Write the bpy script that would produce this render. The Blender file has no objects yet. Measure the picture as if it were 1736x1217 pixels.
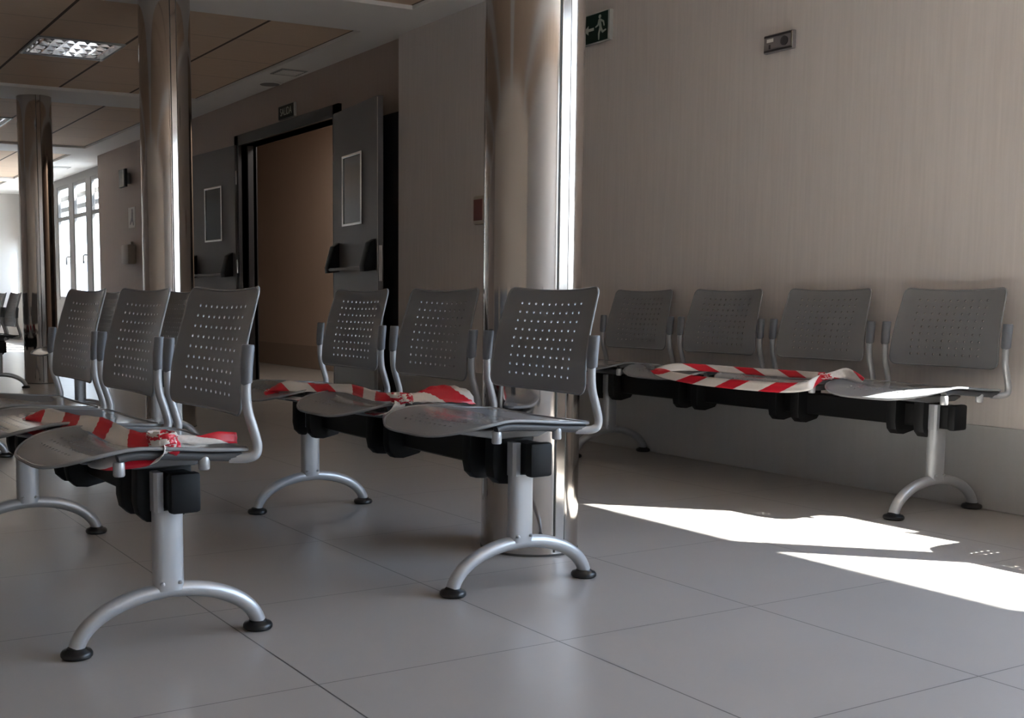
import bpy, bmesh, math, random
from mathutils import Vector, Matrix
C = bpy.context.scene.collection
random.seed(7)
PI = math.pi

# ------------------------------------------------------------------ materials
def new_mat(name):
    m = bpy.data.materials.new(name); m.use_nodes = True
    nt = m.node_tree
    return m, nt, nt.nodes['Principled BSDF']

def N(nt, t, **kw):
    n = nt.nodes.new(t)
    for k, v in kw.items(): setattr(n, k, v)
    return n

def simple(name, col, rough=.5, metal=0.0, spec=.5, noise=0.0, nscale=8.0, stretch=(1, 1, 1), bump=0.0):
    m, nt, p = new_mat(name)
    p.inputs['Base Color'].default_value = (*col, 1)
    p.inputs['Roughness'].default_value = rough
    p.inputs['Metallic'].default_value = metal
    p.inputs['Specular IOR Level'].default_value = spec
    if noise or bump:
        tc = N(nt, 'ShaderNodeTexCoord'); mp = N(nt, 'ShaderNodeMapping')
        mp.inputs['Scale'].default_value = stretch
        nz = N(nt, 'ShaderNodeTexNoise'); nz.inputs['Scale'].default_value = nscale
        nz.inputs['Detail'].default_value = 4
        nt.links.new(tc.outputs['Object'], mp.inputs[0]); nt.links.new(mp.outputs[0], nz.inputs['Vector'])
        if noise:
            mx = N(nt, 'ShaderNodeMix', data_type='RGBA')
            mx.inputs[6].default_value = (*[c * (1 - noise) for c in col], 1)
            mx.inputs[7].default_value = (*[min(1, c * (1 + noise)) for c in col], 1)
            nt.links.new(nz.outputs['Fac'], mx.inputs[0]); nt.links.new(mx.outputs[2], p.inputs['Base Color'])
        if bump:
            b = N(nt, 'ShaderNodeBump'); b.inputs['Strength'].default_value = bump; b.inputs['Distance'].default_value = .002
            nt.links.new(nz.outputs['Fac'], b.inputs['Height']); nt.links.new(b.outputs[0], p.inputs['Normal'])
    return m

def line_mask(nt, src, offset, pitch, half):
    """1 on a line of half-width `half` every `pitch`, from a scalar socket"""
    a = N(nt, 'ShaderNodeMath', operation='SUBTRACT'); nt.links.new(src, a.inputs[0]); a.inputs[1].default_value = offset - pitch * 100.5
    b = N(nt, 'ShaderNodeMath', operation='MODULO'); nt.links.new(a.outputs[0], b.inputs[0]); b.inputs[1].default_value = pitch
    c = N(nt, 'ShaderNodeMath', operation='SUBTRACT'); nt.links.new(b.outputs[0], c.inputs[0]); c.inputs[1].default_value = pitch / 2
    d = N(nt, 'ShaderNodeMath', operation='ABSOLUTE'); nt.links.new(c.outputs[0], d.inputs[0])
    e = N(nt, 'ShaderNodeMath', operation='LESS_THAN'); nt.links.new(d.outputs[0], e.inputs[0]); e.inputs[1].default_value = half
    return e.outputs[0]

def floor_mat():
    m, nt, p = new_mat('floor tile')
    tc = N(nt, 'ShaderNodeTexCoord'); sp = N(nt, 'ShaderNodeSeparateXYZ'); nt.links.new(tc.outputs['Object'], sp.inputs[0])
    lx = line_mask(nt, sp.outputs[0], .9758, .59967, .0019); ly = line_mask(nt, sp.outputs[1], 1.4028, .59967, .0013)
    mxx = N(nt, 'ShaderNodeMath', operation='MAXIMUM'); nt.links.new(lx, mxx.inputs[0]); nt.links.new(ly, mxx.inputs[1])
    nz = N(nt, 'ShaderNodeTexNoise'); nz.inputs['Scale'].default_value = 3.5; nz.inputs['Detail'].default_value = 5
    nt.links.new(tc.outputs['Object'], nz.inputs['Vector'])
    c1 = N(nt, 'ShaderNodeMix', data_type='RGBA'); c1.inputs[6].default_value = (.325, .303, .288, 1); c1.inputs[7].default_value = (.37, .348, .332, 1)
    nt.links.new(nz.outputs['Fac'], c1.inputs[0])
    c2 = N(nt, 'ShaderNodeMix', data_type='RGBA'); c2.inputs[7].default_value = (.07, .065, .06, 1)
    nt.links.new(c1.outputs[2], c2.inputs[6]); nt.links.new(mxx.outputs[0], c2.inputs[0])
    nt.links.new(c2.outputs[2], p.inputs['Base Color'])
    p.inputs['Roughness'].default_value = .29
    p.inputs['Specular IOR Level'].default_value = .5
    b = N(nt, 'ShaderNodeBump'); b.invert = True; b.inputs['Strength'].default_value = .6; b.inputs['Distance'].default_value = .0015
    nt.links.new(mxx.outputs[0], b.inputs['Height']); nt.links.new(b.outputs[0], p.inputs['Normal'])
    return m

def ceil_tile_mat():
    m, nt, p = new_mat('ceiling board')
    tc = N(nt, 'ShaderNodeTexCoord'); sp = N(nt, 'ShaderNodeSeparateXYZ'); nt.links.new(tc.outputs['Object'], sp.inputs[0])
    lx = line_mask(nt, sp.outputs[0], 3.03, .6, .011); ly = line_mask(nt, sp.outputs[1], 6.78, .6667, .004)
    nz = N(nt, 'ShaderNodeTexNoise'); nz.inputs['Scale'].default_value = 30; nz.inputs['Detail'].default_value = 3
    mp = N(nt, 'ShaderNodeMapping'); mp.inputs['Scale'].default_value = (.3, 2, 1)
    nt.links.new(tc.outputs['Object'], mp.inputs[0]); nt.links.new(mp.outputs[0], nz.inputs['Vector'])
    c1 = N(nt, 'ShaderNodeMix', data_type='RGBA'); c1.inputs[6].default_value = (.66, .50, .375, 1); c1.inputs[7].default_value = (.77, .60, .46, 1)
    nt.links.new(nz.outputs['Fac'], c1.inputs[0])
    sc = N(nt, 'ShaderNodeMath', operation='MULTIPLY'); sc.inputs[1].default_value = .55; nt.links.new(ly, sc.inputs[0])
    mxx = N(nt, 'ShaderNodeMath', operation='MAXIMUM'); nt.links.new(lx, mxx.inputs[0]); nt.links.new(sc.outputs[0], mxx.inputs[1])
    c2 = N(nt, 'ShaderNodeMix', data_type='RGBA'); c2.inputs[7].default_value = (.10, .07, .055, 1)
    nt.links.new(c1.outputs[2], c2.inputs[6]); nt.links.new(mxx.outputs[0], c2.inputs[0])
    nt.links.new(c2.outputs[2], p.inputs['Base Color']); p.inputs['Roughness'].default_value = .85
    return m

def tape_mat():
    m, nt, p = new_mat('barrier tape')
    uv = N(nt, 'ShaderNodeUVMap'); sp = N(nt, 'ShaderNodeSeparateXYZ'); nt.links.new(uv.outputs[0], sp.inputs[0])
    k = N(nt, 'ShaderNodeMath', operation='MULTIPLY_ADD'); nt.links.new(sp.outputs[1], k.inputs[0]); k.inputs[1].default_value = .35
    nt.links.new(sp.outputs[0], k.inputs[2])
    a = N(nt, 'ShaderNodeMath', operation='ADD'); nt.links.new(k.outputs[0], a.inputs[0]); a.inputs[1].default_value = 20
    b = N(nt, 'ShaderNodeMath', operation='FRACT'); nt.links.new(a.outputs[0], b.inputs[0])
    e = N(nt, 'ShaderNodeMath', operation='LESS_THAN'); nt.links.new(b.outputs[0], e.inputs[0]); e.inputs[1].default_value = .44
    mx = N(nt, 'ShaderNodeMix', data_type='RGBA'); mx.inputs[6].default_value = (.74, .70, .67, 1); mx.inputs[7].default_value = (.60, .015, .035, 1)
    nt.links.new(e.outputs[0], mx.inputs[0]); nt.links.new(mx.outputs[2], p.inputs['Base Color'])
    p.inputs['Roughness'].default_value = .33
    p.inputs['Transmission Weight'].default_value = 0
    return m

def glass_mat():
    m = bpy.data.materials.new('window glass'); m.use_nodes = True; nt = m.node_tree; nt.nodes.clear()
    o = N(nt, 'ShaderNodeOutputMaterial'); t = N(nt, 'ShaderNodeBsdfTransparent'); g = N(nt, 'ShaderNodeBsdfGlossy')
    t.inputs[0].default_value = (.93, .96, .96, 1); g.inputs['Roughness'].default_value = .02
    f = N(nt, 'ShaderNodeFresnel'); f.inputs[0].default_value = 1.45
    ge = N(nt, 'ShaderNodeNewGeometry'); iv = N(nt, 'ShaderNodeMath', operation='SUBTRACT'); iv.inputs[0].default_value = 1; nt.links.new(ge.outputs['Backfacing'], iv.inputs[1])
    mu = N(nt, 'ShaderNodeMath', operation='MULTIPLY'); nt.links.new(f.outputs[0], mu.inputs[0]); nt.links.new(iv.outputs[0], mu.inputs[1])
    s = N(nt, 'ShaderNodeMixShader'); nt.links.new(mu.outputs[0], s.inputs[0]); nt.links.new(t.outputs[0], s.inputs[1]); nt.links.new(g.outputs[0], s.inputs[2])
    nt.links.new(s.outputs[0], o.inputs[0]); return m

M = dict(
    floor=floor_mat(), board=ceil_tile_mat(), tape=tape_mat(), glass=glass_mat(),
    plaster=simple('ceiling plaster', (.88, .865, .85), .9, noise=.03, nscale=3),
    brownwall=simple('brown vinyl wall', (.43, .345, .295), .55, spec=.35, noise=.08, nscale=14, stretch=(6, 6, .25), bump=.05),
    wall=simple('beige vinyl wall', (.66, .612, .588), .55, spec=.35, noise=.10, nscale=14, stretch=(6, 6, .25), bump=.05),
    dado=simple('grey wall base', (.43, .43, .43), .45, noise=.05, nscale=10, stretch=(4, 4, .4)),
    tanwall=simple('tan corridor wall', (.50, .395, .32), .6, noise=.05, nscale=10, stretch=(4, 4, .3)),
    tandado=simple('tan corridor base', (.36, .285, .23), .6),
    sandwall=simple('sand wall paint', (.74, .63, .53), .7, noise=.02),
    greywall=simple('grey window wall', (.26, .25, .245), .6, noise=.03),
    white=simple('white wall paint', (.80, .785, .765), .7, noise=.02),
    chrome=simple('polished steel', (.52, .475, .445), .10, 1.0, noise=.04, nscale=3, stretch=(6, 6, .2)),
    seam=simple('dark joint', (.06, .055, .05), .5),
    steel=simple('bright steel edge', (.55, .54, .53), .25, 1.0),
    plate=simple('grey steel plate', (.16, .165, .175), .4, .4),
    rail=simple('painted-shade tube', (.085, .086, .092), .4, .2),  # frame tube under the seat; the seat's shadow is painted into this dark colour
    shell=simple('grey seat plastic', (.25, .254, .266), .17, .12, noise=.05, nscale=5),
    silver=simple('silver painted metal', (.46, .47, .49), .34, .45),
    sleeve=simple('grey plastic sleeve', (.17, .18, .205), .42),
    black=simple('black painted metal', (.008, .008, .009), .45, spec=.3),
    rubber=simple('black rubber', (.008, .008, .009), .32),
    doorleaf=simple('dark grey door leaf', (.125, .115, .115), .45, noise=.05, nscale=4),
    kick=simple('door kick plate', (.07, .065, .06), .35),
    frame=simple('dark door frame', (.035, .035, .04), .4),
    matblack=simple('matt black plastic', (.007, .007, .008), .55, spec=.25),
    darkglass=simple('dark wired pane', (.022, .023, .023), .12, spec=.3),
    winframe=simple('dark aluminium window frame', (.17, .165, .16), .45, .3),
    alu=simple('aluminium window frame', (.30, .29, .28), .45, .3),
    green=simple('dark green sign face', (.010, .036, .027), .45, spec=.25),
    signblack=simple('dark sign face', (.008, .012, .011), .5, spec=.15),
    glow=simple('pale sign print', (.50, .55, .50), .5),
    acrylic=simple('clear sign edge', (.45, .46, .45), .25),
    device=simple('grey device case', (.20, .185, .19), .4),
    devdark=simple('dark device trim', (.045, .04, .045), .4),
    paper=simple('white paper notice', (.80, .78, .74), .7),
    cream=simple('cream plastic case', (.42, .36, .30), .5),
    redglass=simple('dull red panel', (.20, .06, .05), .35),
    mirror=simple('mirrored louvre', (.85, .85, .86), .06, 1.0),
    tube=simple('unlit white tube', (.75, .75, .74), .4),
    concrete=simple('exterior concrete', (.45, .44, .42), .9, noise=.05),
    render_=simple('pale outdoor render', (.62, .64, .68), .9, noise=.03),
)

# ------------------------------------------------------------------ mesh helpers
class MB:
    def __init__(s): s.bm = bmesh.new(); s.uv = None
    def box(s, x0, x1, y0, y1, z0, z1, bev=0.0):
        r = bmesh.ops.create_cube(s.bm, size=1)
        vs = r['verts']
        for v in vs:
            v.co = Vector((x0 + (v.co.x + .5) * (x1 - x0), y0 + (v.co.y + .5) * (y1 - y0), z0 + (v.co.z + .5) * (z1 - z0)))
        if bev:
            es = list({e for v in vs for e in v.link_edges})
            bmesh.ops.bevel(s.bm, geom=es, offset=bev, segments=2, affect='EDGES', profile=.5)
        return s
    def prism(s, pts, axis, a, b, bev=0.0):
        """pts: 2D outline; axis 'x','y','z' extrusion from a to b"""
        def P(u, v, w): return {'x': (w, u, v), 'y': (u, w, v), 'z': (u, v, w)}[axis]
        A = [s.bm.verts.new(P(u, v, a)) for u, v in pts]; B = [s.bm.verts.new(P(u, v, b)) for u, v in pts]
        fs = [s.bm.faces.new(A[::-1]), s.bm.faces.new(B)]
        n = len(pts)
        for i in range(n): fs.append(s.bm.faces.new((A[i], A[(i + 1) % n], B[(i + 1) % n], B[i])))
        bmesh.ops.recalc_face_normals(s.bm, faces=fs)
        if bev:
            es = [e for f in fs[:2] for e in f.edges]
            bmesh.ops.bevel(s.bm, geom=es, offset=bev, segments=2, affect='EDGES', profile=.5)
        return s
    def sweep(s, path, r, n=12, flat=1.0, up=None):
        path = [Vector(p) for p in path]; rings = []
        T = [(path[min(i + 1, len(path) - 1)] - path[max(i - 1, 0)]).normalized() for i in range(len(path))]
        u = Vector(up) if up else (Vector((0, 1, 0)) if abs(T[0].y) < .9 else Vector((1, 0, 0)))
        for i, p in enumerate(path):
            u = (u - T[i] * u.dot(T[i])).normalized(); w = T[i].cross(u)
            rr = r[i] if isinstance(r, (list, tuple)) else r
            rings.append([s.bm.verts.new(p + (u * math.cos(2 * PI * k / n) + w * math.sin(2 * PI * k / n) * flat) * rr) for k in range(n)])
        fs = []
        for a, b in zip(rings, rings[1:]):
            for k in range(n): fs.append(s.bm.faces.new((a[k], a[(k + 1) % n], b[(k + 1) % n], b[k])))
        fs.append(s.bm.faces.new(rings[0][::-1])); fs.append(s.bm.faces.new(rings[-1]))
        bmesh.ops.recalc_face_normals(s.bm, faces=fs)
        return s
    def lathe(s, prof, c, n=32, axis='z'):
        """prof: (radius, height) list around axis through c"""
        rings = []
        for r, h in prof:
            rings.append([s.bm.verts.new((c[0] + r * math.cos(2 * PI * k / n), c[1] + r * math.sin(2 * PI * k / n), c[2] + h)) for k in range(n)])
        fs = []
        for a, b in zip(rings, rings[1:]):
            for k in range(n): fs.append(s.bm.faces.new((a[k], a[(k + 1) % n], b[(k + 1) % n], b[k])))
        fs.append(s.bm.faces.new(rings[0][::-1])); fs.append(s.bm.faces.new(rings[-1]))
        bmesh.ops.recalc_face_normals(s.bm, faces=fs)
        return s
    def build(s, name, mat, parent=None, smooth=False, mtx=None, angle=40):
        me = bpy.data.meshes.new(name)
        if mtx is not None: s.bm.transform(mtx)
        s.bm.to_mesh(me); s.bm.free(); me.materials.append(mat)
        if smooth:
            for p in me.polygons: p.use_smooth = True
            try: me.set_sharp_from_angle(angle=math.radians(angle))
            except Exception: pass
        o = bpy.data.objects.new(name, me); C.objects.link(o)
        if parent: o.parent = parent
        return o

def tag(o, label=None, cat=None, group=None, kind=None):
    if label: o['label'] = label
    if cat: o['category'] = cat
    if group: o['group'] = group
    if kind: o['kind'] = kind
    return o

def empty(name, loc, rz=0.0):
    o = bpy.data.objects.new(name, None); C.objects.link(o); o.location = loc; o.rotation_euler = (0, 0, rz)
    o.empty_display_size = .1
    return o

def copy_tree(o, parent=None):
    c = o.copy(); C.objects.link(c)
    if parent: c.parent = parent
    for ch in [x for x in C.objects if x.parent == o]: copy_tree(ch, c)
    return c

def smooth_interp(xs, ys, x):
    """monotone-ish cubic through points"""
    if x <= xs[0]: return ys[0]
    if x >= xs[-1]: return ys[-1]
    i = max(k for k in range(len(xs) - 1) if xs[k] <= x)
    def sl(k):
        if k == 0: return (ys[1] - ys[0]) / (xs[1] - xs[0])
        if k == len(xs) - 1: return (ys[-1] - ys[-2]) / (xs[-1] - xs[-2])
        return (ys[k + 1] - ys[k - 1]) / (xs[k + 1] - xs[k - 1])
    h = xs[i + 1] - xs[i]; t = (x - xs[i]) / h
    return (ys[i] * (1 + 2 * t) * (1 - t) ** 2 + sl(i) * h * t * (1 - t) ** 2 + ys[i + 1] * t * t * (3 - 2 * t) - sl(i + 1) * h * t * t * (1 - t))

def catmull(pts, n=8):
    P = [Vector(p) for p in pts]; out = []
    for i in range(len(P) - 1):
        p0, p1, p2, p3 = P[max(i - 1, 0)], P[i], P[i + 1], P[min(i + 2, len(P) - 1)]
        for k in range(n):
            t = k / n
            out.append(.5 * ((2 * p1) + (p2 - p0) * t + (2 * p0 - 5 * p1 + 4 * p2 - p3) * t * t + (3 * p1 - p0 - 3 * p2 + p3) * t ** 3))
    out.append(P[-1]); return out

def perforated(us, vs, func, holes, thick, hr, lip=0.0):
    """sheet over grid us x vs; cells in `holes` get a round hole; returns MB with a solid rimmed sheet"""
    mb = MB(); bm = mb.bm
    V = [[Vector(func(u, v)) for v in vs] for u in us]
    nrm = [[None] * len(vs) for _ in us]
    for i in range(len(us)):
        for j in range(len(vs)):
            a = V[min(i + 1, len(us) - 1)][j] - V[max(i - 1, 0)][j]; b = V[i][min(j + 1, len(vs) - 1)] - V[i][max(j - 1, 0)]
            nrm[i][j] = a.cross(b).normalized()
    sheets = []
    for side in (1, -1):
        G = [[bm.verts.new(V[i][j] + nrm[i][j] * thick * .5 * side) for j in range(len(vs))] for i in range(len(us))]
        H = {}
        for i in range(len(us) - 1):
            for j in range(len(vs) - 1):
                q = [G[i][j], G[i + 1][j], G[i + 1][j + 1], G[i][j + 1]]
                if (i, j) in holes:
                    c = sum((x.co for x in q), Vector()) / 4
                    ex = ((q[1].co + q[2].co) / 2 - c).normalized(); ey = ((q[2].co + q[3].co) / 2 - c).normalized()
                    hv = []
                    for k in range(8):
                        a = math.radians(225 - 22.5 + 45 * k)
                        hv.append(bm.verts.new(c + (ex * math.cos(a) + ey * math.sin(a)) * hr))
                    H[(i, j)] = hv
                    for k in range(4):
                        A, B = q[k], q[(k + 1) % 4]
                        h0, h1, h2 = hv[2 * k], hv[2 * k + 1], hv[(2 * k + 2) % 8]
                        f1 = (A, h1, h0); f2 = (A, B, h2, h1)
                        for f in (f1, f2): bm.faces.new(f if side > 0 else f[::-1])
                else:
                    bm.faces.new(q if side > 0 else q[::-1])
        sheets.append((G, H))
    (G, H), (G2, H2) = sheets
    for key in H:
        a, b = H[key], H2[key]
        for k in range(8): bm.faces.new((a[(k + 1) % 8], a[k], b[k], b[(k + 1) % 8]))
    nu, nv = len(us), len(vs)
    ring = [(i, 0) for i in range(nu)] + [(nu - 1, j) for j in range(1, nv)] + [(i, nv - 1) for i in range(nu - 2, -1, -1)] + [(0, j) for j in range(nv - 2, 0, -1)]
    for k in range(len(ring)):
        (i, j), (p, q) = ring[k], ring[(k + 1) % len(ring)]
        bm.faces.new((G[i][j], G2[i][j], G2[p][q], G[p][q]))
    if lip:                                           # rolled rim around the edge
        pts = []
        for i, j in ring:
            if not pts or (V[i][j] - pts[-1][0]).length > .0015: pts.append((V[i][j], nrm[i][j]))
        n = len(pts); K = 10; loops = []
        for a in range(n):
            T = (pts[(a + 1) % n][0] - pts[a - 1][0]).normalized(); u = pts[a][1]; u = (u - T * u.dot(T)).normalized(); w = T.cross(u)
            loops.append([bm.verts.new(pts[a][0] + (u * math.cos(2 * PI * k / K) + w * math.sin(2 * PI * k / K)) * lip) for k in range(K)])
        for a in range(n):
            A, B = loops[a], loops[(a + 1) % n]
            for k in range(K): bm.faces.new((A[k], A[(k + 1) % K], B[(k + 1) % K], B[k]))
    bmesh.ops.recalc_face_normals(bm, faces=bm.faces[:])
    return mb

# ------------------------------------------------------------------ the bench (local: x to the rear, y along the beam, z up)
SEATW, BACKW = .227, .203
def corner_w(W, d, r):                      # half width at distance d from the end of a rounded sheet
    if d >= r: return W
    return W - r + math.sqrt(max(0, r * r - (r - d) ** 2))

def grid_axis(lo, hi, h0, h1, n, mlo, mhi):
    """margin samples, n hole cells between h0 and h1, margin samples"""
    a = [lo + (h0 - lo) * t for t in mlo]; b = [h0 + (h1 - h0) * k / n for k in range(n + 1)]; c = [h1 + (hi - h1) * t for t in mhi]
    return a + b + c, len(a)

def seat_mesh():
    ML = (0, .05, .14, .28, .45, .65, .85); MH = (.15, .35, .55, .72, .86, .95, 1)
    L0, L1 = -.286, .145
    xs, ix = grid_axis(L0, L1, -.235, .060, 12, (0, .06, .16, .32, .54, .78), (.25, .5, .75, .9, 1))
    hy = .135
    ys, iy = grid_axis(-1, 1, -hy / SEATW, hy / SEATW, 10, (0, .2, .45, .7), (.3, .55, .8, 1))
    def f(x, v):
        d0, d1 = x - L0, L1 - x
        Wf = .055 + (SEATW - .055) * math.sqrt(max(0, 1 - (1 - d0 / .115) ** 2)) if d0 < .115 else SEATW
        W = min(Wf, corner_w(SEATW, d1, .035))
        hv = hy / SEATW
        if W < hy * 1.25: y = v * W
        else: y = v * SEATW if abs(v) <= hv else math.copysign(hy + (abs(v) - hv) / (1 - hv) * (W - hy), v)
        if d0 < .115: y = v * W                       # nose: even spread
        w = y / SEATW
        z = smooth_interp([-.286, -.25, -.21, -.17, -.12, -.05, .04, .145], [.417, .432, .445, .453, .459, .455, .447, .440], x)
        dish = smooth_interp([-.286, -.22, -.14, -.03, .06, .11, .145], [.000, .003, .010, .018, .018, .010, .004], x)
        z -= dish * (1 - w * w)
        return (x, y, z)
    holes = {(ix + a, iy + b) for a in range(12) for b in range(10)}
    return perforated(xs, ys, f, holes, .003, .0043, .0044)

def back_mesh():
    z0, z1 = .513, .793
    hz0, hz1 = .540, .765
    zs, iz = grid_axis(z0, z1, hz0, hz1, 9, (0, .1, .3, .6), (.35, .65, .85, .95, 1))
    hy = .146
    ys, iy = grid_axis(-1, 1, -hy / BACKW, hy / BACKW, 10, (0, .2, .5, .75), (.25, .5, .8, 1))
    def f(z, v):
        Wz = .213 - .017 * (z - z0) / (z1 - z0)
        W = min(corner_w(Wz, z - z0, .028), corner_w(Wz, z1 - z, .020))
        hv = hy / BACKW
        y = v * BACKW if abs(v) <= hv else math.copysign(hy + (abs(v) - hv) / (1 - hv) * (W - hy), v)
        w = y / BACKW; t = (z - z0) / (z1 - z0)
        x = smooth_interp([0, .3, .55, .78, 1], [.125, .130, .144, .162, .180], t)
        x += (.013 + .003 * t) * (1 - w * w)
        zz = z - .011 * (1 - w * w) * t * t
        return (x, y, zz)
    holes = {(iz + a, iy + b) for a in range(9) for b in range(10)}
    return perforated(zs, ys, f, holes, .004, .0040, .0034)

def side_frame_mesh(s):
    y, q = s * .236, s * .200
    p = [(.095, s * .214, .424), (.115, s * .222, .423), (.133, s * .231, .424), (.147, y, .430), (.1525, y, .445), (.150, y, .462), (.141, y, .492), (.132, y, .520), (.128, y, .545), (.127, y, .58), (.130, y, .63)]
    return MB().sweep(catmull(p, 3), .0108, 12)

def rail_mesh(s):
    q = s * .207
    return MB().sweep(catmull([(-.150, q, .438), (-.12, q, .444), (-.05, q, .440), (.04, q, .432), (.120, s * .220, .426)], 4), .0112, 10)

def sleeve_mesh(s):
    y = s * .2365
    p = [(.1275, y, .586), (.1275, y, .590), (.1285, y, .62), (.1320, y, .656), (.1325, y, .664), (.1327, y, .668)]
    return MB().sweep(catmull(p, 2), [.0138, .0152, .0160, .0162, .0165, .0168, .0168, .0168, .0166, .0162, .0150], 16, .80)

def peg_mesh(x, s):
    return MB().lathe([(.0105, 0), (.0125, .003), (.0125, .026), (.0105, .030)], (x, s * .207, .402), 16)

def support_mesh():
    mb = MB()
    prof = [(-.064, .42), (-.066, .318), (-.060, .290), (-.042, .273), (-.012, .270), (.018, .276), (.046, .282), (.060, .300), (.064, .33), (.064, .42)]
    for y in (-.075, .035): mb.prism(prof, 'y', y, y + .040, .005)
    return mb

def plate_mesh():
    return MB().prism([(-.205, .427), (-.195, .418), (-.075, .397), (.060, .397), (.090, .408), (.093, .415), (-.02, .418)], 'y', -.105, .105, .003)

def leg_mesh():
    mb = MB()
    # upright: flat oval section
    def oval(a, b, n=20): return [(math.copysign(abs(math.cos(t)) ** .6, math.cos(t)) * a, math.copysign(abs(math.sin(t)) ** .8, math.sin(t)) * b) for t in [2 * PI * k / n for k in range(n)]]
    mb.prism([(u - .004, v) for u, v in oval(.0345, .021)], 'z', .122, .303)
    mb.prism([(-.0385, -.012), (-.032, -.019), (-.0185, -.0195), (-.0185, .0195), (-.032, .019), (-.0385, .012)], 'z', .300, .388)
    pts = []
    for k in range(29):
        t = math.radians(8 + 164 * k / 28)
        pts.append((-.2155 * math.cos(t), 0, .004 + .117 * math.sin(t)))
    mb.sweep(pts, .0178, 16, 1.0)
    for sx in (-.021, .021): mb.lathe([(.006, 0), (.006, .004), (.003, .007)], (sx - .004, -.021, .137), 10)
    return mb

def pad_mesh(sx):
    return MB().lathe([(.031, 0), (.0345, .004), (.0345, .010), (.031, .015), (.022, .018), (.020, .021)], (sx * .213, 0, .001), 28)

PARTS = {}
def make_bench(ys, legs, ends):
    """ys: seat centres, legs: leg positions, ends: beam ends along y"""
    root = empty('waiting_bench', (0, 0, 0))
    y0, y1 = ends
    b = MB(); b.prism([(-.015, .309), (-.009, .304), (.044, .304), (.050, .309), (.050, .381), (.044, .386), (-.009, .386), (-.015, .381)], 'y', y0 + .012, y1 - .012)
    beam = b.build('beam', M['black'], root)
    for a, c in ((y0, y0 + .03), (y1 - .03, y1)):
        MB().box(-.0175, .0525, a, c, .3005, .3895, .008).build('end_cap', M['matblack'], beam, True)
    for y in legs:
        if 'leg' not in PARTS:
            l = leg_mesh().build('leg', M['silver'], root, True); PARTS['leg'] = l
            for sx in (-1, 1): pad_mesh(sx).build('foot_pad', M['rubber'], l, True)
        else: l = copy_tree(PARTS['leg'], root)
        l.location = (0, y, 0)
    for y in ys:
        if 'seat' not in PARTS:
            st = seat_mesh().build('seat', M['shell'], root, True, angle=50); PARTS['seat'] = st
            back_mesh().build('backrest', M['shell'], st, True, angle=50)
            for s in (-1, 1):
                side_frame_mesh(s).build('side_frame', M['silver'], st, True)
                rail_mesh(s).build('under_rail', M['rail'], st, True)
                sleeve_mesh(s).build('frame_sleeve', M['sleeve'], st, True)
                for x in (-.147, .040): peg_mesh(x, s).build('frame_peg', M['silver'], st, True)
            plate_mesh().build('mount_plate', M['plate'], st)
            support_mesh().build('seat_support', M['matblack'], st, True, angle=30)
        else: st = copy_tree(PARTS['seat'], root)
        st.location = (0, y, 0)
    return root

def place(root, near, rz, label):
    root.location = (near[0], near[1], 0); root.rotation_euler = (0, 0, rz)
    tag(root, label, 'bench', 'perforated waiting room benches')
    return root

S3 = ([.113, .668, 1.223], [0, 1.277], (-.065, 1.40))
S3b = ([.095, .640, 1.180], [0, 1.250], (-.065, 1.37))
S4 = ([.085, .625, 1.165, 1.705], [0, 1.725], (-.075, 1.80))
mid_bench = place(make_bench(*S3), (1.790, 2.440), 0, 'three-seat grey bench in front of the nearest steel pillar, tape across its far seats')
left_bench = place(make_bench(*S3b), (.811, 2.412), math.radians(1.7), 'nearest grey bench at the left, striped tape knotted over its near seat')
wall_bench = place(make_bench(*S4), (3.663, 2.560), 0, 'four-seat grey bench with its backs against the beige wall')
back_bench = place(make_bench(*S3), (1.880, 5.720), math.radians(3.2), 'dim bench behind the near left bench, in front of the second steel pillar')
edge_bench = place(make_bench(*S3), (.872, 5.62), math.radians(1.5), 'bench at the left picture edge showing only one arched foot')
far_bench = place(make_bench(*S3), (1.845, 9.73), math.radians(1.0), 'farthest dark bench at the left edge beside the thinnest-looking steel pillar')
window_bench = place(make_bench(*S3), (3.663, .447), 0, 'three-seat grey bench under the side windows past the right picture edge')

# ------------------------------------------------------------------ barrier tape
def ribbon(mb, path, widths, ups, uv_per_m=4.6, u0=0.0, crumple=.0, n=6):
    """flat strip along path; widths full width, ups direction across the strip"""
    P = catmull(path, n); m = len(P); bm = mb.bm
    uvl = bm.loops.layers.uv.verify()
    def lerp(arr, i):
        t = i / n; k = min(int(t), len(arr) - 2); f = t - k
        a, b = arr[k], arr[k + 1]
        return (Vector(a) * (1 - f) + Vector(b) * f) if isinstance(a, (tuple, Vector)) else a * (1 - f) + b * f
    rows = []; L = u0; K = 4
    for i, p in enumerate(P):
        if i: L += (P[i] - P[i - 1]).length * uv_per_m
        T = (P[min(i + 1, m - 1)] - P[max(i - 1, 0)]).normalized()
        a = lerp(ups, i); a = (a - T * a.dot(T)).normalized(); w = lerp(widths, i); nn = T.cross(a)
        row = []
        for k in range(K + 1):
            q = k / K - .5
            off = crumple * math.sin(i * 1.7 + k * 2.1) * (1 if 0 < k < K else .5)
            row.append((bm.verts.new(p + a * (q * w) + nn * off), L, q))
        rows.append(row)
    for r0, r1 in zip(rows, rows[1:]):
        for k in range(K):
            q = (r0[k], r0[k + 1], r1[k + 1], r1[k])
            f = bm.faces.new([x[0] for x in q]); f.smooth = True
            for lp, x in zip(f.loops, q): lp[uvl].uv = (x[1], x[2])
    return L

def finish_tape(mb, name, label):
    o = mb.build(name, M['tape']); 
    for p in o.data.polygons: p.use_smooth = True
    s = o.modifiers.new('thickness', 'SOLIDIFY'); s.thickness = .0012; s.offset = 0
    return tag(o, label, 'barrier tape', 'red and white barrier tapes')

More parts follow.
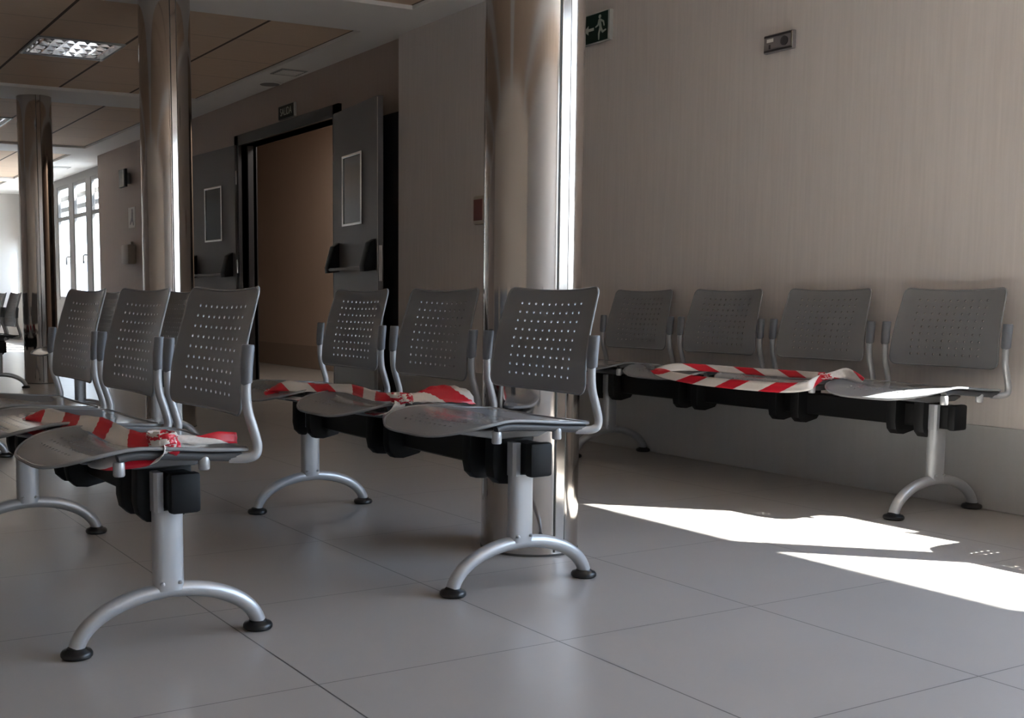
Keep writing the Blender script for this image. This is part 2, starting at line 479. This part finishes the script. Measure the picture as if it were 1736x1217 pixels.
def knot(mb, c, r, u0=0.0):
    c = Vector(c); rnd = random.Random(int(c.x * 1000))
    for k in range(5):
        a = k * 1.3; pts = []
        for i in range(6):
            b = a + i * 1.05
            pts.append(c + Vector((math.cos(b) * r * (.75 + .35 * rnd.random()), math.sin(b) * r * 1.2 * (.75 + .3 * rnd.random()), abs(math.sin(i * 1.3 + k)) * r * .40)))
        ribbon(mb, pts, [r * .75] * 6, [(0, .4, 1)] * 6, uv_per_m=2.2, u0=u0 + k * .37, crumple=.003)

ZU = (0, 0, 1)
# middle bench
mb = MB()
ribbon(mb, [(1.575, 3.60, .452), (1.60, 3.54, .466), (1.655, 3.42, .466), (1.695, 3.26, .474), (1.675, 3.08, .470), (1.650, 2.95, .472), (1.665, 2.87, .480)],
       [.05, .055, .042, .040, .038, .036, .025], [(1, .2, .3)] + [(1, .3, .75)] * 5 + [(.3, .2, 1)], u0=.1, crumple=.002)
knot(mb, (1.665, 2.855, .468), .030, .2)
ribbon(mb, [(1.67, 2.85, .474), (1.715, 2.835, .478), (1.76, 2.82, .486), (1.82, 2.80, .484), (1.875, 2.80, .472)], [.025, .04, .065, .07, .06], [(0, .7, .6)] * 5, u0=.62, crumple=.004)
ribbon(mb, [(1.655, 2.86, .474), (1.650, 2.838, .468), (1.640, 2.832, .452), (1.615, 2.85, .436), (1.62, 2.92, .426), (1.64, 3.05, .424), (1.64, 3.25, .424), (1.61, 3.42, .430), (1.575, 3.53, .436), (1.560, 3.575, .446), (1.575, 3.60, .452)],
       [.025, .032, .036, .036, .034, .03, .03, .034, .04, .03, .012], [(1, 0, .2), (1, 0, .1), (1, 0, 0), (1, 0, .3), (1, 0, .1), (1, 0, .1), (1, 0, .1), (1, 0, .1), (1, 0, .4), (1, 0, .6), (1, .2, .1)], u0=.6, crumple=.0015)
finish_tape(mb, 'barrier_tape', 'red and white tape over the far seats of the middle bench')
# left bench
mb = MB()
ribbon(mb, [(.645, 3.09, .448), (.672, 3.02, .464), (.700, 2.85, .462), (.722, 2.68, .470), (.727, 2.50, .462), (.742, 2.38, .463), (.758, 2.31, .474)],
       [.05, .055, .055, .052, .052, .045, .03], [(1, .2, .3)] + [(1, .15, .6)] * 4 + [(.8, .1, .7), (.3, 0, 1)], u0=-.02, crumple=.0025)
knot(mb, (.768, 2.315, .464), .031, .1)
ribbon(mb, [(.775, 2.31, .470), (.81, 2.305, .470), (.845, 2.30, .466), (.885, 2.295, .470), (.93, 2.30, .466)], [.022, .018, .020, .026, .024], [(0, .3, 1)] * 5, u0=.55, crumple=.002)
ribbon(mb, [(.77, 2.315, .470), (.777, 2.288, .464), (.770, 2.283, .449), (.735, 2.305, .434), (.68, 2.325, .428), (.64, 2.36, .424), (.66, 2.48, .424), (.66, 2.70, .424), (.645, 2.92, .430), (.632, 3.06, .442), (.645, 3.09, .448)],
       [.032, .040, .040, .034, .034, .034, .03, .03, .034, .025, .012], [(1, 0, .1), (1, 0, .1), (1, 0, .25), (.6, .3, .7), (.4, .2, .8), (.8, .1, .4), (1, 0, .1), (1, 0, .1), (1, 0, .3), (1, 0, .6), (1, .2, .2)], u0=.75, crumple=.0015)
finish_tape(mb, 'barrier_tape', 'red and white tape knotted on the near seat of the left bench')
# wall bench
mb = MB()
ribbon(mb, [(3.36, 3.66, .455), (3.41, 3.60, .468), (3.47, 3.50, .470), (3.515, 3.32, .466), (3.515, 3.10, .468), (3.49, 2.93, .472), (3.475, 2.89, .478)],
       [.035, .035, .032, .030, .030, .026, .02], [(1, .4, .2)] + [(.5, .2, .9)] * 5 + [(.2, 0, 1)], u0=.3, crumple=.0015)
knot(mb, (3.475, 2.885, .466), .022, .6)
ribbon(mb, [(3.475, 2.88, .474), (3.50, 2.86, .478), (3.525, 2.84, .484), (3.53, 2.80, .474), (3.535, 2.77, .462)], [.018, .032, .04, .032, .016], [(0, .6, .8)] * 5, u0=.42, crumple=.003)
ribbon(mb, [(3.47, 2.89, .470), (3.41, 2.872, .458), (3.365, 2.875, .440), (3.350, 2.96, .430), (3.342, 3.10, .427), (3.342, 3.25, .427), (3.345, 3.42, .430), (3.350, 3.58, .442), (3.36, 3.66, .455)],
       [.025, .028, .034, .038, .038, .038, .036, .035, .035], [(.7, .3, .6), (.7, .3, .6), (.3, .2, .9), (.25, 0, 1), (.25, 0, 1), (.25, 0, 1), (.25, 0, 1), (.4, 0, .9), (1, .4, .2)], u0=.15, crumple=.0015)
finish_tape(mb, 'barrier_tape', 'red and white tape looped around the second seat of the wall bench')
# far bench
mb = MB()
ribbon(mb, [(1.70, 10.5, .468), (1.75, 10.2, .47), (1.80, 9.95, .47), (1.87, 9.80, .49)], [.06, .07, .07, .09], [(.5, .2, .8)] * 4, u0=.2, crumple=.004)
finish_tape(mb, 'barrier_tape', 'red tape lying on the farthest dark bench at the left edge')

# ------------------------------------------------------------------ room shell
ZC, ZF = 2.47, 2.495
MB().box(-4.6, 6.1, -4, 21, -.12, 0).build('floor', M['floor'])['kind'] = 'structure'
# ceiling: plaster with recessed board fields
fy = [(-3.2, -1.25), (-.6, 2.4), (3.05, 6.10), (6.75, 9.83), (10.45, 13.55), (14.2, 17.55), (18.0, 19.8)]
fx = (-4.17, 3.63)
mb = MB(); prev = -4
for a, b in fy:
    mb.box(-4.6, 4.08 if a < 14 else 4.31, prev, a, ZC, ZC + .15); prev = b
mb.box(-4.6, 4.31, prev, 21, ZC, ZC + .15)
for a, b in fy:
    mb.box(-4.6, fx[0], a, b, ZC, ZC + .15); mb.box(fx[1], 4.08 if a < 14 else 4.31, a, b, ZC, ZC + .15)
ceil = mb.build('ceiling', M['plaster']); ceil['kind'] = 'structure'
for a, b in fy:
    if (a, b) in ((6.75, 9.83), (10.45, 13.55)):     # leave the lamp opening
        lamp_y = 7.95 if a == 6.75 else 11.70
        mb = MB(); mb.box(fx[0], 1.83, a, b, ZF, ZF + .05); mb.box(2.43, fx[1], a, b, ZF, ZF + .05)
        mb.box(1.83, 2.43, a, lamp_y, ZF, ZF + .05); mb.box(1.83, 2.43, lamp_y + .6, b, ZF, ZF + .05)
    else: mb = MB().box(fx[0], fx[1], a, b, ZF, ZF + .05)
    mb.build('board_field', M['board'], ceil)

def struct(o): o['kind'] = 'structure'; return o
# right wall with a row of windows (past the right picture edge)
XW, TW = 3.9, .06
panes = [(1.30 - .91 * k, 2.16 - .91 * k) for k in range(5)]
mb = MB(); zs, zt = .76, 2.30
mb.box(XW, XW + .15, 2.16, 6.73, 0, ZC + .1); prev = 2.16
for a, b in panes:
    if prev - b > .001: mb.box(XW, XW + TW, b, prev, 0, ZC + .1)
    mb.box(XW, XW + TW, a, b, 0, zs); mb.box(XW, XW + TW, a, b, zt, ZC + .1); prev = a
mb.box(XW, XW + TW, -4, prev, 0, ZC + .1)
struct(mb.build('wall_right', M['wall']))
wn = 0
def window(x, a, b, z0, z1, trans=None, handle=True, louvres=()):
    global wn; wn += 1
    t = .045
    f = MB(); xa, xb = x + .005, x + .045
    f.box(xa, xb, a, a + t, z0, z1); f.box(xa, xb, b - t, b, z0, z1); f.box(xa, xb, a + t, b - t, z0, z0 + t); f.box(xa, xb, a + t, b - t, z1 - t, z1)
    if trans: f.box(xa, xb, a + t, b - t, trans - .028, trans + .028)
    w = struct(f.build('window_%d' % wn, M['winframe']))
    MB().box(x + .02, x + .026, a + t, b - t, z0 + t, z1 - t).build('pane', M['glass'], w)
    for z in louvres: MB().box(x + .10, x + .16, a - .13, b + .13, z - .034, z + .034).build('louvre', M['alu'], w)
    if handle:
        yy = a + t * .5
        MB().sweep([(x + .006, yy, z0 + .62), (x - .035, yy, z0 + .62), (x - .05, yy, z0 + .605), (x - .05, yy, z0 + .50)], .011, 8).build('handle', M['alu'], w, True)
    return w
for a, b in panes: window(XW, a, b, zs, zt, handle=False)
struct(MB().box(3.97, 4.64, -6, 3.2, 2.75, 2.95).build('sun_blocker_slab', M['concrete']))  # unseen slab, added outside to cut off the sun patch's outer edge
struct(MB().box(XW - .006, XW, 2.2, 6.73, .002, .30).build('baseboard_right', M['dado']))
# door wall, slightly set back
XD = 3.95; D0, D1, DZ = 7.74, 9.58, 2.075
mb = MB(); mb.box(XD, XD + .14, 6.73, D0, 0, ZC + .1); mb.box(XD, XD + .14, D1, 14.2, 0, ZC + .1); mb.box(XD, XD + .14, D0, D1, DZ, ZC + .1)
mb.box(XW + .02, XD + .14, 6.71, 6.73, 0, ZC + .1)
struct(mb.build('wall_door_side', M['brownwall']))
mb = MB(); mb.box(XD - .006, XD, D1 + .1, 14.19, .002, .30)
struct(mb.build('baseboard_door_side', M['dado']))
# window wall farther on
XF = 4.25
fpan = [(14.96, 15.66), (15.90, 16.60), (16.84, 17.54), (17.78, 18.48), (18.72, 19.42)]
mb = MB(); prev = 14.2
for a, b in fpan:
    mb.box(XF, XF + TW, prev, a, 0, ZC + .1); mb.box(XF, XF + TW, a, b, 0, .70); mb.box(XF, XF + TW, a, b, 2.36, ZC + .1); prev = b
sa, sb = 19.94, 20.17                               # narrow pane added beside the far wall to throw a sun streak
mb.box(XF, XF + TW, prev, sa, 0, ZC + .1); mb.box(XF, XF + TW, sb, 20.2, 0, ZC + .1); mb.box(XF, XF + TW, sa, sb, 0, .70); mb.box(XF, XF + TW, sa, sb, 1.68, ZC + .1)
mb.box(XD + .14, XF + TW, 14.06, 14.2, 0, ZC + .1)
struct(mb.build('wall_window_side', M['greywall']))
for a, b in fpan: window(XF, a, b, .70, 2.36, trans=1.885, louvres=(2.20, 2.04))
window(XF, sa, sb, .70, 1.68, handle=False)
struct(MB().box(-4.6, XF + TW, 20.2, 20.35, 0, ZC + .1).build('wall_far', M['white']))
struct(MB().box(-4.6, -4.5, -4, 9.5, 0, ZC + .1).build('wall_left', M['sandwall']))
struct(MB().box(-4.6, -4.5, 9.5, 20.2, 0, ZC + .1).build('wall_left_rear', M['brownwall']))
struct(MB().box(-4.6, XW, -2.9, -2.8, 0, ZC + .1).build('wall_back', M['white']))
# corridor behind the open doors
mb = MB(); mb.box(5.2, 5.3, 6.0, 13.5, 0, ZC + .1); mb.box(XD + .14, 5.2, 5.9, 6.0, 0, ZC + .1); mb.box(XD + .14, 5.2, 13.5, 13.6, 0, ZC + .1)
struct(mb.build('wall_corridor', M['tanwall']))
struct(MB().box(5.194, 5.2, 6.0, 13.5, .002, .24).build('baseboard_corridor', M['tandado']))
struct(MB().box(XD + .14, 5.3, 5.9, 13.6, ZC, ZC + .1).build('ceiling_corridor', M['plaster']))

# ------------------------------------------------------------------ door set
mb = MB()
for y0, y1 in ((D0 - .09, D0), (D1, D1 + .09)):
    mb.box(XD - .03, XD + .15, y0, y1, 0, DZ + .09)
    ym = y1 if y0 < D0 else y0
    mb.box(XD + .05, XD + .10, ym - .03, ym + .03, 0, DZ)
mb.box(XD - .03, XD + .15, D0 - .09, D1 + .09, DZ, DZ + .09)
struct(mb.build('trim_1', M['frame']))
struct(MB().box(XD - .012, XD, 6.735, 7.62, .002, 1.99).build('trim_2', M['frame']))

def door(n, hinge, ang, w, flip):
    """leaf local: x along the leaf from hinge to free edge, y thickness (front face at y=0), z up; front face is the visible one"""
    h, t = 2.085, .045
    o = MB().box(0, w, 0, t, .012, h, .003).build('door_%d' % n, M['doorleaf'])
    struct(o)
    mt = Matrix.Translation((hinge[0], hinge[1], 0)) @ Matrix.Rotation(ang, 4, 'Z')
    if flip: mt = mt @ Matrix.Diagonal((1, -1, 1, 1))
    o.matrix_world = mt
    c = w * .47
    f = MB(); x0, x1, z0, z1 = c - .195, c + .195, 1.255, 1.755; b = .020
    for q in ((x0, x0 + b, z0, z1), (x1 - b, x1, z0, z1), (x0 + b, x1 - b, z0, z0 + b), (x0 + b, x1 - b, z1 - b, z1)):
        f.box(q[0], q[1], -.014, -.0005, q[2], q[3], .004)
    f.build('vision_frame', M['steel'], o)
    MB().box(x0 + b, x1 - b, -.006, -.0005, z0 + b, z1 - b).build('vision_pane', M['darkglass'], o)
    bar = MB().sweep([(w * .10, -.075, .950), (w * .93, -.075, .950)], .012, 12).build('panic_bar', M['device'], o, True)
    for xx, sg in ((w * .10, 1), (w * .93, -1)):
        e = MB(); e.prism([(-.001, .935), (-.085, .925), (-.09, .965), (-.045, 1.12), (-.001, 1.145)], 'x', xx - .045, xx + .045, .006)
        e.build('bar_end', M['matblack'], bar, True, angle=30)
    MB().box(w * .06, w * .95, -.003, -.0002, .03, .62).build('kick_plate', M['kick'], o)
    MB().box(w - .0005, w + .002, t * .25, t * .8, .86, 1.10).build('lock_plate', M['steel'], o)
    MB().box(w - .0005, w + .0012, 0.001, t * .12, .02, h - .01).build('edge_strip', M['steel'], o)
    for z in (.25, 1.02, 1.80):
        MB().sweep([(-.012, .01, z - .06), (-.012, .01, z + .06)], .011, 10).build('hinge', M['steel'], o, True)
    return o
# leaf along +x local -> world direction; right leaf: hinge at far-left end, free edge towards camera
def dir_ang(dx, dy): return math.atan2(dy, dx)
h1 = (3.885, 7.66); f1 = (3.775, 6.80)
door(1, h1, dir_ang(f1[0] - h1[0], f1[1] - h1[1]), math.hypot(f1[0] - h1[0], f1[1] - h1[1]), False)
h2 = (3.905, 9.63); f2 = (3.86, 10.62)
door(2, h2, dir_ang(f2[0] - h2[0], f2[1] - h2[1]), math.hypot(f2[0] - h2[0], f2[1] - h2[1]), True)

# ------------------------------------------------------------------ pillars
def pillar(x, y, label):
    r = .147
    root = MB().lathe([(r, .002), (r, ZC - .002)], (0, 0, 0), 96).build('pillar', M['chrome'], None, True)
    root.location = (x, y, 0)
    mb = MB(); mb.box(-.016, .016, -r - .0035, -r + .006, .012, ZC - .003, .0015); mb.build('joint_strip', M['chrome'], root)
    for sx in (-.0195, .0155):
        MB().box(sx, sx + .004, -r - .0012, -r + .01, .012, ZC - .003).build('joint_gap', M['seam'], root)
    MB().lathe([(r + .0015, .0005), (r + .0015, .007)], (0, 0, 0), 64).build('base_ring', M['seam'], root, True)
    return tag(root, label, 'pillar', 'round polished steel pillars')
pillar(2.100, 2.822, 'nearest polished steel pillar, behind the middle bench')
pillar(2.200, 6.460, 'second polished steel pillar, left of the open door leaves')
pillar(2.310, 10.26, 'farthest polished steel pillar, near the left picture edge')

# ------------------------------------------------------------------ wall and ceiling fittings
def on_wall(x, y, z):      # local x: to the viewer's right (-Y), local y: up, local z: out of the wall (-X)
    return Matrix.Translation((x, y, z)) @ Matrix(((0, 0, -1, 0), (-1, 0, 0, 0), (0, 1, 0, 0), (0, 0, 0, 1)))

def capsule(mb, a, b, r0, r1, z0, z1):
    a, b = Vector((a[0], a[1])), Vector((b[0], b[1])); d = (b - a).normalized(); n = Vector((-d.y, d.x)); pts = []
    a0 = math.atan2(n.y, n.x)
    for k in range(7): t = a0 + PI * k / 6; pts.append((a.x + math.cos(t) * r0, a.y + math.sin(t) * r0))
    for k in range(7): t = a0 + PI + PI * k / 6; pts.append((b.x + math.cos(t) * r1, b.y + math.sin(t) * r1))
    mb.prism(pts, 'z', z0, z1)

# exit sign with running figure
o = MB().box(-.15, .15, -.075, .075, 0, .022, .003).build('exit_sign', M['acrylic']); o.matrix_world = on_wall(XW, 4.745, 2.112)
tag(o, 'dark green exit sign with white running figure and arrow, beside the nearest pillar', 'sign')
MB().box(-.146, .136, -.070, .070, .022, .0232).build('sign_face', M['green'], o)
mb = MB(); Z0, Z1 = .0232, .0242
cx = .075
capsule(mb, (cx + .000, .050), (cx + .0005, .0505), .0095, .0095, Z0, Z1)                       # head
capsule(mb, (cx - .002, .030), (cx + .008, -.006), .010, .008, Z0, Z1)                          # trunk
capsule(mb, (cx + .004, .034), (cx + .028, .022), .0052, .0045, Z0, Z1); capsule(mb, (cx + .028, .022), (cx + .034, .002), .0045, .0035, Z0, Z1)
capsule(mb, (cx - .006, .030), (cx - .014, .010), .0052, .0045, Z0, Z1); capsule(mb, (cx - .014, .010), (cx - .030, .004), .0045, .0035, Z0, Z1)
capsule(mb, (cx + .010, -.008), (cx + .022, -.028), .0070, .0055, Z0, Z1); capsule(mb, (cx + .022, -.028), (cx + .046, -.022), .0055, .004, Z0, Z1)
capsule(mb, (cx + .004, -.008), (cx - .006, -.034), .0070, .0055, Z0, Z1); capsule(mb, (cx - .006, -.034), (cx - .006, -.060), .0055, .004, Z0, Z1)
mb.build('running_figure', M['glow'], o)
mb = MB(); mb.prism([(.030, .004), (.030, -.010), (-.012, -.010), (-.012, -.026), (-.048, -.003), (-.012, .020), (-.012, .004)], 'z', Z0, Z1)
mb.prism([(-.120, .052), (-.075, .052), (-.075, -.052), (-.120, -.052)], 'z', Z0, Z1); mb.build('arrow', M['glow'], o)
# wall device
o = MB().box(-.078, .078, -.038, .038, 0, .020, .004).build('wall_device', M['device']); o.matrix_world = on_wall(XW, 3.524, 1.822)
tag(o, 'small grey wall unit with round dark dial, high on the right wall', 'wall device')
mb = MB(); mb.box(-.074, .074, .026, .034, .020, .0225); mb.box(-.074, .074, -.034, -.026, .020, .0225); mb.build('dark_band', M['devdark'], o)
MB().lathe([(.019, 0), (.019, .005), (.012, .008)], (.034, 0, .020), 24).build('dial', M['devdark'], o, True)
MB().box(-.060, -.026, .006, .020, .020, .0215).build('label_strip', M['paper'], o)
MB().box(-.048, -.040, -.022, -.004, .020, .0225).build('switch', M['devdark'], o)
MB().box(.070, .076, -.030, .032, .020, .024).build('edge_strip', M['steel'], o)
# call box hidden half by the pillar
o = MB().box(-.06, .06, -.085, .085, 0, .035, .012).build('call_box', M['cream'], None, True); o.matrix_world = on_wall(XW + .004, 5.735, 1.268)
tag(o, 'cream framed call box with dull red panel, half hidden by the nearest pillar', 'call box')
MB().box(-.045, .045, -.062, .062, .035, .039, .001).build('red_panel', M['redglass'], o)
# SALIDA sign
o = MB().box(-.155, .155, -.055, .055, 0, .018, .002).build('exit_sign', M['acrylic']); o.matrix_world = on_wall(XD, 8.585, 2.235)
tag(o, 'small dark sign with white lettering on the wall above the open doorway', 'sign')
MB().box(-.150, .140, -.051, .051, .018, .019).build('sign_face', M['signblack'], o)
tx = bpy.data.curves.new('lettering', 'FONT'); tx.body = 'SALIDA'; tx.size = .085; tx.align_x = 'CENTER'; tx.align_y = 'CENTER'; tx.extrude = .0006
t = bpy.data.objects.new('lettering', tx); C.objects.link(t); t.parent = o; t.location = (-.005, 0, .0197); t.scale = (.80, 1, 1); tx.materials.append(M['glow'])
bpy.context.view_layer.update()
me = bpy.data.meshes.new_from_object(t.evaluated_get(bpy.context.evaluated_depsgraph_get()))
t2 = bpy.data.objects.new('lettering', me); C.objects.link(t2); t2.parent = o; t2.location = t.location; t2.scale = t.scale
bpy.data.objects.remove(t); t2.name = 'lettering'
# items on the dark wall by the windows
o = MB().box(-.12, .12, -.10, .10, .06, .09, .004).build('hanging_sign', M['frame']); o.matrix_world = on_wall(XD, 12.90, 2.08)
tag(o, 'small dark bracket unit high on the brown wall beside the far windows', 'wall device')
MB().box(-.02, .02, -.06, .06, 0, .06).build('bracket', M['alu'], o); MB().box(.07, .10, -.09, .09, .09, .10).build('pale_edge', M['acrylic'], o)
o = MB().box(-.125, .125, -.115, .115, 0, .006).build('notice', M['paper']); o.matrix_world = on_wall(XD, 12.83, 1.64)
tag(o, 'pale pictogram notice on the brown wall, left of the second pillar', 'notice')
mb = MB(); capsule(mb, (.02, .075), (.021, .075), .022, .022, .006, .008); capsule(mb, (.02, .04), (.02, -.02), .03, .026, .006, .008); capsule(mb, (.0, -.02), (-.05, -.07), .02, .012, .006, .008); capsule(mb, (.03, -.02), (.06, -.08), .016, .012, .006, .008)
mb.build('pictogram', M['device'], o)
o = MB().box(-.13, .13, -.12, .10, 0, .10, .02).build('dispenser', M['cream'], None, True); o.matrix_world = on_wall(XD, 12.83, 1.235)
tag(o, 'cream wall dispenser on the brown wall below the pale notice', 'dispenser')
MB().box(-.02, .03, .10, .135, .0, .03, .006).build('top_knob', M['cream'], o, True)
# ceiling lamps
def lamp(x, y, label):
    root = empty('ceiling_light', (x, y, ZF))
    mb = MB(); w = .3
    for q in ((-w, -w + .02, -w, w), (w - .02, w, -w, w), (-w + .02, w - .02, -w, -w + .02), (-w + .02, w - .02, w - .02, w)):
        mb.box(q[0], q[1], q[2], q[3], -.012, .06)
    mb.box(-w, w, -w, w, .10, .11)
    mb.build('housing', M['alu'], root)
    for k in range(4):
        yc = -.21 + .14 * k
        mb = MB(); mb.prism([(yc - .066, .0), (yc - .058, .035), (yc - .035, .07), (yc + .035, .07), (yc + .058, .035), (yc + .066, .0), (yc + .068, .0), (yc + .062, .045), (yc + .04, .08), (yc - .04, .08), (yc - .062, .045), (yc - .068, .0)], 'x', -.278, .278)
        rf = mb.build('reflector', M['mirror'], root)
        MB().sweep([(-.27, yc, .045), (.27, yc, .045)], .013, 10).build('tube', M['tube'], root, True)
        for i in range(7):
            xx = -.24 + .08 * i
            MB().prism([(xx - .008, 0), (xx + .008, 0), (xx + .002, .03), (xx - .002, .03)], 'y', yc - .062, yc + .062).build('louvre_blade', M['mirror'], rf)
    return tag(root, label, 'ceiling light', 'square mirrored ceiling lights')
lamp(2.13, 8.25, 'square mirrored ceiling light, unlit, nearer of the two in view')
lamp(2.13, 12.0, 'farther mirrored ceiling light cut by the left picture edge')
def downlight(x, y, nm, label, cat, square):
    if square:
        o = MB().box(-.11, .11, -.11, .11, -.006, -.0002, .002).build(nm, M['acrylic'])
        mb = MB()
        for k in range(5): mb.box(-.09, .09, -.085 + k * .036, -.067 + k * .036, -.009, -.006)
        mb.build('slat', M['plaster'], o)
    else:
        o = MB().lathe([(.10, -.0002), (.10, -.004), (.085, -.010)], (0, 0, 0), 28).build(nm, M['plaster'], None, True)
        MB().lathe([(.08, -.010), (.078, -.0115)], (0, 0, 0), 28).build('lens', M['device'], o)
    o.location = (x, y, ZC); return tag(o, label, cat)
downlight(3.79, 8.22, 'ceiling_vent', 'square ceiling vent in the plaster border above the doorway', 'vent', True)
downlight(3.85, 8.72, 'downlight', 'round grey downlight in the plaster border beside the square vent', 'ceiling light', False)
downlight(3.87, 15.7, 'ceiling_vent', 'pale vent in the plaster border near the far windows', 'vent', True)
# building across the street, seen through the far windows
root = MB().box(12, 18, 30, 60, 0, 2.1).build('outside_building', M['render_'])
tag(root, 'pale low building seen through the far windows', 'building')
for k in range(4):
    s = MB()
    for j in range(10): s.box(11.97, 12.0, 38 + k * 4, 39.6 + k * 4, .2 + j * .14, .3 + j * .14)
    s.build('shutter', M['concrete'], root)
MB().box(6.2, 60, -40, 80, -.5, -.15).build('ground_outside', M['concrete'])['kind'] = 'structure'

# ------------------------------------------------------------------ light
w = bpy.data.worlds.new('sky'); bpy.context.scene.world = w; w.use_nodes = True
nt = w.node_tree; bg = nt.nodes['Background']
tc = N(nt, 'ShaderNodeTexCoord'); sp = N(nt, 'ShaderNodeSeparateXYZ'); nt.links.new(tc.outputs['Generated'], sp.inputs[0])
mr = N(nt, 'ShaderNodeMapRange'); mr.inputs['From Min'].default_value = 0; mr.inputs['From Max'].default_value = .6; nt.links.new(sp.outputs[2], mr.inputs[0])
mx = N(nt, 'ShaderNodeMix', data_type='RGBA'); mx.inputs[6].default_value = (.84, .91, 1, 1); mx.inputs[7].default_value = (.50, .68, 1, 1)
nt.links.new(mr.outputs[0], mx.inputs[0]); nt.links.new(mx.outputs[2], bg.inputs[0]); bg.inputs[1].default_value = 9.0
s = bpy.data.lights.new('sun', 'SUN'); s.energy = 45; s.angle = math.radians(.53); s.color = (1, .96, .90)
so = bpy.data.objects.new('sun', s); C.objects.link(so)
so.rotation_euler = Vector((-1, 1, -1.43)).to_track_quat('-Z', 'Y').to_euler()
def portal(x, y0, y1, z0, z1):
    l = bpy.data.lights.new('window_portal', 'AREA'); l.shape = 'RECTANGLE'; l.size = y1 - y0; l.size_y = z1 - z0
    l.cycles.is_portal = True
    o = bpy.data.objects.new('window_portal', l); C.objects.link(o); o.location = (x, (y0 + y1) / 2, (z0 + z1) / 2)
    o.rotation_euler = Vector((-1, 0, 0)).to_track_quat('-Z', 'Z').to_euler()
portal(XW + .08, panes[-1][0], 2.16, zs, zt)
portal(XF + .08, fpan[0][0], fpan[-1][1], .70, 2.28)
l = bpy.data.lights.new('corridor_fill', 'AREA'); l.size = .5; l.energy = 13; l.color = (1, .92, .82)  # added fill light without a fixture, brightens the corridor behind the doors
o = bpy.data.objects.new('corridor_fill', l); C.objects.link(o); o.location = (4.7, 9.0, ZC - .03)

# ------------------------------------------------------------------ camera
f, yaw, pitch, roll, cx, cy = 1948.21327, .495388563, -.0986971094, -.00203152345, 617.436, 691.018
fw = Vector((math.sin(yaw) * math.cos(pitch), math.cos(yaw) * math.cos(pitch), math.sin(pitch)))
r0 = Vector((math.cos(yaw), -math.sin(yaw), 0)); u0 = r0.cross(fw)
r = r0 * math.cos(roll) + u0 * math.sin(roll); u = -r0 * math.sin(roll) + u0 * math.cos(roll)
cam = bpy.data.cameras.new('camera'); co = bpy.data.objects.new('camera', cam); C.objects.link(co)
cam.sensor_fit = 'HORIZONTAL'; cam.sensor_width = 36; cam.lens = f / 1736 * 36
cam.shift_x = (868 - cx) / 1736; cam.shift_y = (cy - 608.5) / 1736; cam.clip_start = .05; cam.clip_end = 300
co.matrix_world = Matrix(((r.x, u.x, -fw.x, 0), (r.y, u.y, -fw.y, 0), (r.z, u.z, -fw.z, .775), (0, 0, 0, 1)))
sc = bpy.context.scene; sc.camera = co
sc.view_settings.view_transform = 'Standard'; sc.view_settings.look = 'None'; sc.view_settings.gamma = 1
sc.view_settings.use_curve_mapping = False; sc.view_settings.exposure = 0.5
sc.cycles.max_bounces = 10; sc.cycles.diffuse_bounces = 6; sc.cycles.glossy_bounces = 5; sc.cycles.transparent_max_bounces = 12
